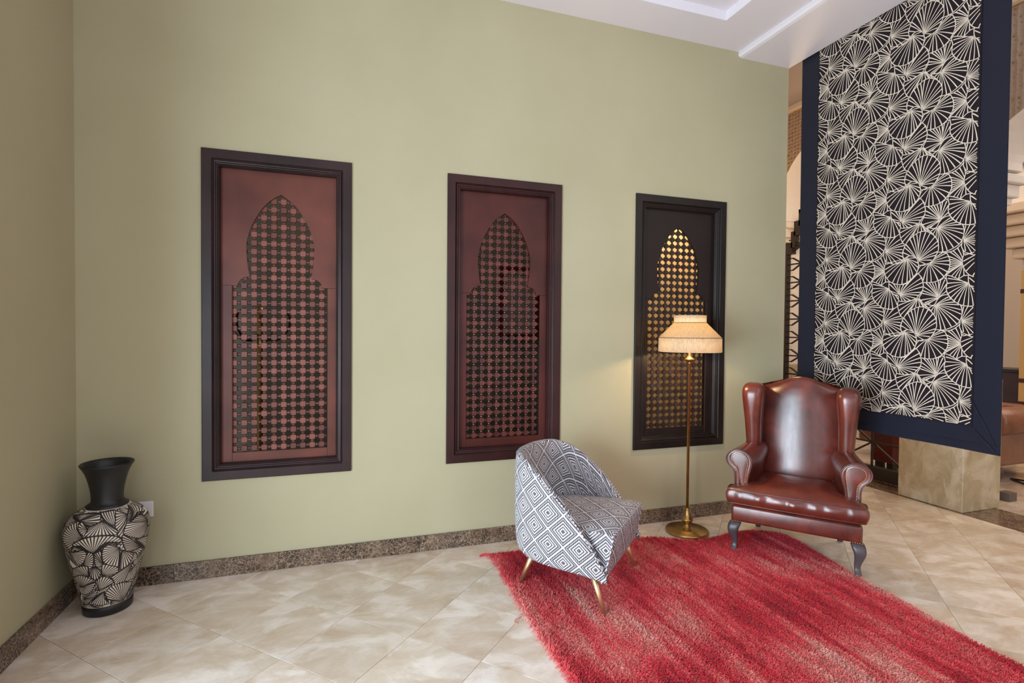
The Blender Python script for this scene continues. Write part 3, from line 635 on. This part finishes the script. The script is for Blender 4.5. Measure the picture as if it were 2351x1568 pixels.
# arc-length style coordinates so ribbons keep an even width: x = th*.14
SC=.14
lines=[];polys=[];order=0
def add_fan(ap,rim,closed_ap=True,lw=1.15):
    global order
    order+=1
    L=sum(math.hypot(rim[i+1][0]-rim[i][0],rim[i+1][1]-rim[i][1]) for i in range(len(rim)-1))
    rs=[(v[0],v[1]) for v in catmull([(a_,b_,0) for a_,b_ in rim],40)]
    poly=[ap]+rs; polys.append((order,poly,bbox(poly))); lines.append((order,poly+[ap],lw,lw))
    n=max(4,int(L/.0124))
    cum=[0]
    for i in range(len(rs)-1): cum.append(cum[-1]+math.hypot(rs[i+1][0]-rs[i][0],rs[i+1][1]-rs[i][1]))
    for k in range(1,n):
        t=k/n*cum[-1]; x=float(np.interp(t,cum,[q[0] for q in rs])); z=float(np.interp(t,cum,[q[1] for q in rs]))
        lines.append((order,[ap,((ap[0]+x)/2,(ap[1]+z)/2),(x,z)],.15,1.3))
rr=random.Random(3)
for row in range(8):
    for c in range(11):
        x=(-PI+2*PI*(c+.5*(row%2))/11)*SC; z=.50-row*.062
        if z<.06: continue
        R_=.052; a0=rr.uniform(0,2*PI); ap=(x-math.cos(a0)*.02,z-math.sin(a0)*.02)
        add_fan(ap,[(x+R_*math.cos(a0+t),z+R_*math.sin(a0+t)*.9) for t in np.linspace(-1.9,1.9,9)])
for rep in (0,PI):
    for ap,rim in VF:
        f=lambda q:((q[0]/1000+rep)*SC,q[1]/1000)
        add_fan(f(ap),[f(q) for q in rim])
V,F=ribbons(lines,polys,.0037,lambda x,z:vmap(x/SC,min(max(z,.050),.516)),lambda X,Y:(Y>.0495)&(Y<.5165))
tag(mesh_obj('carved_fan_lines',V,F,DARKS,vz),'dark fan lines on the body'); print('vase ribbons',len(F))

# ------------------------------------------------ floor lamp
lp=tag(empty('floor_lamp',(2.32,-.235,0)),'lit brass floor lamp with a banded linen shade','lamp')
lathe('base',[(0,0),(.138,0),(.144,.004),(.145,.018),(.140,.024),(.088,.026),(.086,.030),(.080,.032),(.05,.037),(.028,.042),(.026,.048),(.018,.052),(.020,.060),(.034,.078),(.040,.092),(.037,.098),(.030,.106),(.020,.128),(.0145,.165),(.0145,.172),(.0115,.174),(0,.175)],BRASS,lp,56)
lathe('pole',[(.0,.174),(.0095,.174),(.0095,1.185),(.012,1.188),(.012,1.20),(0,1.20)],BRASS,lp,24)
lathe('collar',[(0,1.195),(.014,1.195),(.036,1.213),(.037,1.218),(.022,1.226),(.013,1.24),(.0115,1.255),(.0115,1.34),(.018,1.345),(.018,1.375),(0,1.375)],BRASS,lp,32)
def shadepart(name,prof,mat):
    # thin double walled fabric ring
    rings=[(r,z) for r,z in prof]+[(r-.0025,z) for r,z in reversed(prof)]+[prof[0]]
    return lathe(name,rings,mat,lp,72,cap=False)
shadepart('lower_band',[(.206,1.268),(.212,1.27),(.210,1.366)],SH2)
shadepart('shade_cone',[(.2085,1.368),(.110,1.470)],SH1)
shadepart('upper_band',[(.108,1.473),(.1085,1.522)],SH2)
for r,z in ((.2105,1.3665),(.1095,1.4715)):
    tube('shade_piping',[(r*math.cos(t),r*math.sin(t),z) for t in np.linspace(0,2*PI,73)],.0018,plain('dark_piping',(58,34,24),.7),lp,6,cap=False)
tag(lathe('bulb',[(0,1.374),(.013,1.376),(.014,1.39),(.028,1.415),(.028,1.43),(.018,1.448),(0,1.452)],None,lp,20),None)
a=M('lit_bulb',(255,235,200)); a.set('Emission Color',(1,.74,.42,1)); a.set('Emission Strength',60); bpy.data.objects['bulb'].data.materials.clear(); bpy.data.objects['bulb'].data.materials.append(a.m)
point('bulb_light',(2.32,-.235,1.335),28,(1,.71,.39),.03)
tube('shade_ring',[(.0,.0,1.385),(.1,0,1.42),(.17,0,1.40)],.002,BRASS,lp,6)

# ------------------------------------------------ rug
RL=[(.885,-.195),(.90,-.35),(.893,-.53),(.876,-.84),(.872,-1.15),(.89,-1.43),(.91,-1.8),(.93,-2.3),(.93,-3.0)]
RR=[(2.78,-.375),(2.90,-.45),(2.925,-.56),(2.90,-.72),(2.865,-.90),(2.81,-1.15),(2.80,-1.35),(2.765,-1.56),(2.72,-1.80),(2.73,-1.95),(2.75,-2.3),(2.76,-3.0)]
RT=[(.885,-.195),(1.05,-.205),(1.4,-.225),(1.97,-.262),(2.25,-.385),(2.45,-.385),(2.60,-.36),(2.78,-.375)]
rg=tag(empty('shaggy_rug',(1.85,-1.4,0)),'worn crimson and pink shaggy wool rug on the marble floor','rug')
outline=[(q[0],q[1]) for q in catmull([(a_,b_,0) for a_,b_ in RT],60)]+[(q[0],q[1]) for q in catmull([(a_,b_,0) for a_,b_ in RR],80)][1:]+[(q[0],q[1]) for q in reversed(catmull([(a_,b_,0) for a_,b_ in RL],80))][:-1]
def rz_(x,y): return .0035*math.sin(x*7+y*3)+.003*math.sin(y*13+x*4)
def inside(X,Y,poly=outline): return pip(X,Y,poly)
cen=(1.85,-1.4)
# base slab: strips between left and right edge
def edges(y):
    ly=[q[1] for q in RL][::-1]; lx=[q[0] for q in RL][::-1]; ry=[q[1] for q in RR][::-1]; rx=[q[0] for q in RR][::-1]
    return float(np.interp(y,ly,lx)),float(np.interp(y,ry,rx))
n=len(outline); V=[(x-cen[0],y-cen[1],.001) for x,y in outline]+[(x-cen[0],y-cen[1],.009) for x,y in outline]
me=fixn(mesh_obj('backing',V,[tuple(range(n)),tuple(range(n,2*n))]+[(i,(i+1)%n,n+(i+1)%n,n+i) for i in range(n)],RUGB,rg))
N=260000
X=rng.uniform(.85,2.97,N);Y=rng.uniform(-2.35,-.18,N); ok=inside(X,Y); X=X[ok];Y=Y[ok]; n=len(X)
hgt=.013+.006*rng.random(n); hgt*=1+.25*np.sin(X*9+Y*2)*np.sin(Y*6); edge=np.minimum(np.abs(X-.88)/.22,1); hgt*=1.25-.25*edge
ang=rng.uniform(0,2*PI,n); lean=rng.uniform(.2,1.0,n)*.016
clump=np.sin(X*61+3*np.sin(Y*17))*.5+np.sin(Y*47+2*np.sin(X*23))*.5
lx=np.cos(ang)*lean+.004*clump; ly=np.sin(ang)*lean-.008
wd=.0028+.0016*rng.random(n); pa=ang+PI/2+rng.normal(0,.4,n); wx=np.cos(pa)*wd/2; wy=np.sin(pa)*wd/2
b0=np.stack([X-wx,Y-wy,np.full(n,.006)],1);b1=np.stack([X+wx,Y+wy,np.full(n,.006)],1)
m0=np.stack([X+lx*.45-wx,Y+ly*.45-wy,.006+hgt*.65],1);m1=np.stack([X+lx*.45+wx,Y+ly*.45+wy,.006+hgt*.65],1); tp=np.stack([X+lx,Y+ly,.006+hgt],1)
P=np.stack([b0,b1,m1,m0,tp],1).reshape(-1,3)-np.array([cen[0],cen[1],0]); 
me=bpy.data.meshes.new('wool_pile'); me.vertices.add(len(P)); me.vertices.foreach_set('co',P.ravel())
idx=np.arange(n)*5; q=np.stack([idx,idx+1,idx+2,idx+3,idx+3,idx+2,idx+4],1).ravel()
me.loops.add(len(q)); me.loops.foreach_set('vertex_index',q); me.polygons.add(2*n)
st_=np.stack([np.arange(n)*7,np.arange(n)*7+4],1).ravel(); me.polygons.foreach_set('loop_start',st_)
me.update(calc_edges=True); me.validate()
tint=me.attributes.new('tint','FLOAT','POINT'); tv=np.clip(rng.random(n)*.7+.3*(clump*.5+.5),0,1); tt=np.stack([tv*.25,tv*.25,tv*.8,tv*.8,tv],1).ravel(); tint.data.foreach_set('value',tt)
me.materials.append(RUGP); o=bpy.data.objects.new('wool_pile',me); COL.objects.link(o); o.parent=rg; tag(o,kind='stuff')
# frayed edge threads along the left side and the far corner
V=[];F=[]
for k in range(520):
    y=-.2-2.1*rng.random(); x=edges(y)[0]
    L=.012+.025*rng.random()**2; a_=PI+rng.normal(0,.6); z=.004+.01*rng.random(); w2=.002
    p0=(x+.01,y,z); p1=(x+math.cos(a_)*L*.6,y+math.sin(a_)*L*.6,z+.004); p2=(x+math.cos(a_+.4)*L,y+math.sin(a_+.4)*L,.003)
    b=len(V)
    for q in (p0,p1,p2): V+=[(q[0]-cen[0],q[1]-w2-cen[1],q[2]),(q[0]-cen[0],q[1]+w2-cen[1],q[2]+.001)]
    F+=[(b,b+1,b+3,b+2),(b+2,b+3,b+5,b+4)]
tag(mesh_obj('frayed_threads',V,F,RUGP,rg),kind='stuff')
# two loose threads
tube('loose_thread',[(x-cen[0],y-cen[1],z) for x,y,z in catmull([(.885,-.90,.006),(.85,-.915,.005),(.815,-.93,.004),(.80,-.955,.004),(.808,-.97,.004)],16)],.0022,RUGP,rg,6)
tube('corner_tassel',[(x-cen[0],y-cen[1],z) for x,y,z in catmull([(.90,-.20,.008),(.86,-.19,.01),(.825,-.195,.005)],10)],.007,RUGP,rg,6)

# ------------------------------------------------ tub chair
def chair_frame(name,o,ang): e=empty(name,(o[0],o[1],.006),ang); return e
tb=tag(chair_frame('tub_chair',(1.4475,-.8325),math.atan2(.6987,.7154)),'black and white diamond patterned tub chair on slim gold legs','chair')
half=[(-.337,-.022),(-.350,.10),(-.354,.22),(-.342,.34),(-.300,.455),(-.215,.54),(-.11,.578),(0,.588)]
plan=half+[(-x,y) for x,y in reversed(half[:-1])]
pl=catmull([(x,y,0) for x,y in plan],81)
RY=[-.03,.0,.05,.119,.212,.332,.43,.52,.59]; RZ=[.185,.235,.325,.425,.535,.640,.700,.728,.735]
zb=.178
arc=[0]
for i in range(1,len(pl)): arc.append(arc[-1]+(pl[i]-pl[i-1]).length)
UT,VT=.168,.160
def grid(name,rows,uvf,mat,parent):
    V=[];UV=[];F=[]; nu=len(rows); nv=len(rows[0])
    for i,rw in enumerate(rows):
        for j,v in enumerate(rw): V.append(v); UV.append(uvf(i,j,v))
    for i in range(nu-1):
        for j in range(nv-1): a_=i*nv+j; F.append((a_,a_+nv,a_+nv+1,a_+1))
    o=mesh_obj(name,V,F,mat,parent,True,uvs=UV); return o
rows=[];hts=[]
for i,p_ in enumerate(pl):
    t=(pl[min(i+1,80)]-pl[max(i-1,0)]).normalized(); nrm=Vector((-t.y,t.x,0))  # outward for this winding
    if nrm.dot(p_-Vector((0,.25,0)))<0: nrm=-nrm
    zr=float(np.interp(p_.y,RY,RZ)); Hh=zr-zb; k_=min(1,Hh/.25)
    sec=[]
    # outer from bottom (underside) to the rim, over, and down the inside
    for off,f in ((-.085*k_-.012,-.0),(-.045*k_-.006,.004),(-.022*k_,.05),(-.010*k_,.12),(-.004,.25),(0,.4),(.0,.6),(0,.8),(-.002,.93),(-.009,.985),(-.022,1.006),(-.038,1.0),(-.050,.975),(-.056,.92),(-.058,.8),(-.058,.6),(-.058,.42),(-.058,.25)):
        z=zb+Hh*f; q=p_+nrm*off; sec.append((q.x,q.y,z if f>=0 else zb))
    rows.append(sec)
def uvs(i,j,v):
    if j<=10: return (arc[i]/UT+.18,v[2]/VT)
    extra=(j-10)*.016/VT
    z=v[2]; zr=rows[i][10][2]
    return (arc[i]*.92/UT+.18,(2*zr-z)/VT)
sh=grid('shell',rows,uvs,FAB,tb); fixn(sh); s=sh.modifiers.new('s','SUBSURF'); s.levels=s.render_levels=1
# piping along both rim seams
tube('rim_piping',[(r[9][0],r[9][1],r[9][2]-.001) for r in rows],.0032,FPIPE,tb,6)
box('under_panel',(-.22,.06,.178),(.22,.40,.19),IRON,tb)
# seat wedge
def seatwedge():
    W1=.286;rowsS=[]
    cross=[(.0,.178,.318,0),(-.012,.21,.315,.2),(-.028,.28,.305,.5),(-.040,.345,.296,.8),(-.046,.385,.290,.95),(-.043,.402,.288,1.05),(-.030,.411,.287,1.12),(.02,.414,.286,1.4),(.12,.410,.286,2.0),(.25,.404,.284,2.8),(.36,.400,.265,3.7),(.46,.394,.19,4.5)]
    cum=[0]
    for a_,b_ in zip(cross[:-1],cross[1:]): cum.append(cum[-1]+math.hypot(b_[0]-a_[0],b_[1]-a_[1]))
    NU=25
    for i in range(NU):
        f=-1+2*i/(NU-1); rw=[]
        for (y,z,w_,_) in cross:
            e_=abs(f)**6; dome=.012*(1-f*f) if y>.0 and z>.39 else 0
            rw.append((f*w_,y+.010*e_,z-.010*e_+dome))
        rowsS.append(rw)
    return rowsS,cum
rs,cum=seatwedge()
st=grid('seat',rs,lambda i,j,v:((v[0]+.286)/UT*1.0+.3,cum[j]/VT+.15),FAB,tb)
# side skins of the wedge
for s_ in (0,-1):
    edge=rs[s_]; rows2=[[e for e in edge],[(e[0]*.98,max(e[1],.0)+.0,min(e[2],.20)) for e in edge]]
    g_=grid('seat_side',rows2,lambda i,j,v:(v[1]/UT,v[2]/VT),FAB,tb)
tube('seat_piping',[(r[5][0],r[5][1],r[5][2]+.001) for r in rs],.0038,FPIPE,tb,6)
for s_ in (0,-1): tube('corner_piping',[rs[s_][k] for k in range(0,6)],.0035,FPIPE,tb,6)
for x,y,tx,ty in ((-.298,0,-.283,.065),(.298,0,.283,.065),(-.195,.508,-.205,.43),(.195,.508,.205,.43)):
    l=tube('leg',[(x,y,.012),(x+(tx-x)*.5,y+(ty-y)*.5,.10),(tx,ty,.19)],[.0095,.0135,.0175],GOLD,tb,20)
    tube('foot_cap',[(x-(tx-x)*.02,y-(ty-y)*.02,.009),(x,y,.0125)],.0100,plain('foot_glide',(90,70,50),.5),l,16)

# ------------------------------------------------ wing chair
wc=tag(empty('wing_armchair',(2.613,-.856,.008),math.atan2(-.792,.611)+math.radians(2.4)),'oxblood leather wingback armchair with brass nailheads on dark cabriole legs','armchair')
def rrect(cx,cy,hx,hy,r,z,n=6):
    out=[]
    for qx,qy,a0 in ((1,1,0),(-1,1,PI/2),(-1,-1,PI),(1,-1,1.5*PI)):
        for k in range(n):
            a_=a0+PI/2*k/(n-1); out.append((cx+qx*(hx-r)+r*math.cos(a_),cy+qy*(hy-r)+r*math.sin(a_),z))
    return out
def trap(wf,wb_,y0,y1,r,z,n=6,bow=0):
    out=[]
    for sx,y,a0 in ((1,y1,0),(-1,y1,PI/2),(-1,y0,PI),(1,y0,1.5*PI)):
        w_=wb_ if y==y1 else wf
        cx=sx*(w_-r); cy=y+(r if y==y0 else -r)
        for k in range(n): a_=a0+PI/2*k/(n-1); out.append((cx+r*math.cos(a_),cy+r*math.sin(a_),z))
    return out
# seat rail / apron
rl=loft('seat_rail',[trap(.352-i,.295-i,.004+i,.56,.016,z) for i,z in ((.012,.190),(.002,.193),(0,.205),(0,.275),(.004,.29),(.02,.30),(.05,.302))],LEA,wc)
# T cushion
def tshape(ins,z,dome=0,n=6):
    key=[(.366,-.038),(.372,.0),(.366,.050),(.345,.066),(.290,.072),(.262,.085),(.252,.20),(.235,.40),(.225,.49),(.19,.515),(0,.52)]
    key=[(x,y) for x,y in key]; ring=key+[(-x,y) for x,y in reversed(key[:-1])]+[(-.345,-.052),(-.2,-.060),(0,-.062),(.2,-.060),(.345,-.052)]
    P=catmull([(x,y,0) for x,y in ring],260,True); c=Vector((0,.16,0)); out=[]
    for q in P:
        d=q-c; L=d.length; qq=c+d*((L-ins)/L) if ins<1 else c+d*(2-ins)*0
        out.append((qq.x,qq.y,z))
    return out
rr=random.Random(5)
ph=[rr.uniform(0,6.28) for _ in range(6)]
def pucker(ring,amp):
    out=[]
    for x,y,z in ring:
        a_=0
        if y<.02:
            a_=amp*(math.sin(x*62+ph[0])*.5+math.sin(x*105+ph[1])*.35+math.sin(x*31+ph[2])*.35)*(1-abs(x)/.37)**.5 if abs(x)<.37 else 0
        out.append((x,y+a_,z))
    return out
def scale_ring(s,z):
    P=tshape(0,z); c=(0,.17); return [(c[0]+(x-c[0])*s,c[1]+(y-c[1])*s,z) for x,y,_ in P]
rings=[scale_ring(.6,.318),scale_ring(.9,.316),tshape(.014,.318),tshape(.004,.323)]
for z,i,am in ((.332,-.004,.003),(.348,-.010,.007),(.364,-.012,.010),(.380,-.010,.0095),(.394,-.004,.006),(.404,.001,.002)): rings.append(pucker(tshape(i,z),am))
rings+=[tshape(.008,.4105),tshape(.03,.417),scale_ring(.82,.427),scale_ring(.6,.440),scale_ring(.35,.447),scale_ring(.1,.449)]
# front edge of the cushion sits a little lower and the crown is irregular
rings2=[]
for r_ in rings: rings2.append([(x,y,z+ (.012*min(1,max(0,(z-.36)/.06))*math.sin(x*6+1)*math.sin(y*9+.5)*.6 if z>.40 else 0)) for x,y,z in r_])
cu=loft('seat_cushion',rings2,LEA,wc)
fr=[p for p in tshape(.002,.4075)]
tube('cushion_piping',fr+[fr[0]],.0042,PIPE,wc,6,cap=False); fr=tshape(.003,.323); tube('cushion_piping',fr+[fr[0]],.0035,PIPE,wc,6,cap=False)
box('gap_shade',(-.30,.05,.30),(.30,.50,.318),IRON,wc)  # dark block put between cushion and rail as the gap's shade
# back
def back_ring(z,front,thick,hw,n=20):
    out=[]
    for k in range(n+1):
        f=-1+2*k/n; bul=.044*(1-f*f)+.012*(1-f**4); out.append((f*hw,front-bul+.02,z))
    for k in range(n+1):
        f=1-2*k/n; out.append((f*hw,front+thick,z))
    return out
def topz(x): 
    a_=abs(x)/.26; return 1.022+.066*(math.cos(min(1,a_/.92)*PI)*.5+.5)
rings=[]
for f in list(np.linspace(0,.9,14))+[.94,.97,.99,1.0,1.004]:
    z0=.30+f*(1.022-.30); hw=float(np.interp(f,[0,.3,.75,1],[.228,.245,.262,.256])); fr_=float(np.interp(f,[0,.25,1],[.500,.512,.600])); th=float(np.interp(f,[0,.9,1],[.11,.085,.075]))
    ins={.94:.004,.97:.010,.99:.020,1.0:.032,1.004:.042}.get(round(float(f),3),0)
    R=back_ring(z0,fr_+ins,th-2*ins,hw); R2=[]
    for x,y,z in R:
        tz=topz(x); z2=.30+(z-.30)*(tz-.30)/(1.022-.30) if f>.3 else z+ (tz-1.022)*0
        if f>.3: z2=z+(tz-1.022)*((f-.3)/.7)
        R2.append((x,y,z2))
    rings.append(R2)
bk=loft('backrest',rings,LEA,wc)
for sx in (-1,1):
    # wing: stacked rounded sections
    def wing_ring(z,xi,xo,yf,yb,r):
        n=7; out=[]
        for (qx,qy,a0) in ((xo,yb,0),(xi,yb,PI/2),(xi,yf,PI),(xo,yf,1.5*PI)):
            cx=qx-r if qx==xo else qx+r; cy=qy-r if qy==yb else qy+r
            for k in range(n): a_=a0+PI/2*k/(n-1); out.append((sx*(cx+r*math.cos(a_)),cy+r*math.sin(a_)+0,z))
        return out
    data=[ # z, inner, outer, front, back
     (.560,.232,.312,.345,.62),(.640,.226,.316,.330,.635),(.70,.226,.320,.325,.645),(.78,.226,.326,.318,.66),(.86,.222,.334,.308,.67),(.93,.216,.342,.300,.68),(.98,.212,.346,.298,.685),(1.012,.214,.344,.305,.685),(1.034,.222,.336,.322,.68),(1.048,.236,.322,.350,.67),(1.055,.256,.302,.385,.655)]
    WR=[]
    for z,xi,xo,yf,yb in data:
        r_=min((xo-xi)/2*.96,.05); rg_=wing_ring(z,xi,xo,yf,yb,r_)
        WR.append([(x,y,zz-(.030*max(0,(y-.42)/.25) if zz>.97 else .03*max(0,(y-.42)/.25)*max(0,(zz-.8)/.17))) for x,y,zz in rg_])
    wg=loft('wing',WR,LEA,wc,sub=1)
    tube('wing_piping',[WR[1][k] for k in range(14,28)],.004,PIPE,wg,6)
    # rolled arm
    prof=[(.268,.29),(.268,.38),(.262,.46),(.244,.53),(.240,.575),(.258,.612),(.292,.634),(.332,.640),(.368,.626),(.392,.594),(.394,.562),(.378,.534),(.354,.512),(.342,.48),(.340,.42),(.340,.29)]
    cp=catmull([(x,z,0) for x,z in prof],44)
    cen=(.315,.53)
    def arm_ring(y,s,dx,dz,k=0):
        out=[]
        for q in cp:
            x=cen[0]+(q.x-cen[0])*s+dx; z=cen[1]+(q.y-cen[1])*s+dz if q.y>.40 or s==1 else q.y
            z=max(.262,z); out.append((sx*x,y,z))
        return out
    AR=[arm_ring(.064,.80,0,0),arm_ring(.060,.93,0,0),arm_ring(.066,.985,0,0),arm_ring(.078,1.0,0,0),arm_ring(.12,1,-.004,0),arm_ring(.22,.99,-.022,.003),arm_ring(.32,.97,-.040,.010),arm_ring(.42,.93,-.052,.016),arm_ring(.52,.90,-.058,.014),arm_ring(.58,.88,-.060,.01)]
    ar=loft('arm',AR,LEA,wc,sub=1)
    # welt round the arm front + nailheads along an inner outline
    fr_=arm_ring(.0655,.972,0,0)
    tube('arm_welt',[(x,y-.003,z) for x,y,z in fr_],.0045,PIPE,ar,6)
    ins=[q for q in arm_ring(.0545,.70,0,0)]
    nail=[]
    key=[(.281,.40),(.279,.45),(.272,.51),(.266,.555),(.272,.588),(.295,.609),(.328,.614),(.356,.600),(.366,.577),(.360,.552),(.345,.535),(.331,.520),(.323,.495),(.320,.45),(.320,.40)]
    kc=catmull([(x,z,0) for x,z in key],400); acc=0; last=kc[0]; pts=[kc[0]]
    for q in kc:
        if (q-last).length>=.0088: pts.append(q); last=q
    V=[];F=[]
    def nailv(x,y,z,r=.0033,ny=-1):
        b=len(V); 
        for rr_,dy in ((r,0),(r*.8,-.0016)):
            for k in range(8): V.append((x+rr_*math.cos(k*PI/4),y+dy,z+rr_*math.sin(k*PI/4)))
        V.append((x,y-.0026,z))
        for k in range(8): F.append((b+k,b+(k+1)%8,b+8+(k+1)%8,b+8+k)); F.append((b+8+k,b+8+(k+1)%8,b+16))
    for q in pts: nailv(sx*q.x,.0595,q.y)
    nm=fixn(mesh_obj('nailhead_trim',V,F,BRASSN,ar,True)); tag(nm,kind='stuff')
    # raised facing inside the nails
    fk=catmull([(x,z,0) for x,z in key],40)
    fc=Vector((.312,.52,0))
    loft('arm_facing',[[(sx*(fc.x+(q.x-fc.x)*s_),y,fc.y+(q.y-fc.y)*s_) for q in fk] for s_,y in ((1.22,.066),(1.12,.0605),(1.0,.0600),(.8,.0585),(.4,.0575))],LEA,ar)
    # cabriole front leg
    path=[(.322,.030,.196,.036,.030),(.334,.020,.165,.037,.033),(.342,.012,.135,.032,.030),(.338,.012,.105,.024,.024),(.331,.020,.075,.0185,.019),(.328,.024,.048,.0155,.016),(.331,.016,.025,.0165,.018),(.335,.006,.010,.0175,.020),(.335,.004,.002,.015,.017)]
    rg2=[rrect(sx*px_,py_,a_,b_,min(a_,b_)*.55,z,5) for px_,py_,z,a_,b_ in path]
    leg=loft('leg',rg2,DARKW,wc,sub=1)
    V=[];F=[]
    for k in range(6): nailv(sx*(.292+k*.0115),.0015,.1935)
    tag(fixn(mesh_obj('nailhead_row',V,F,BRASSN,leg,True)),kind='stuff')
    loft('leg',[rrect(sx*.25,.50+o_,s_,s_,.006,z,4) for o_,s_,z in ((.05,.016,.002),(.03,.018,.08),(0,.022,.195))],DARKW,wc)
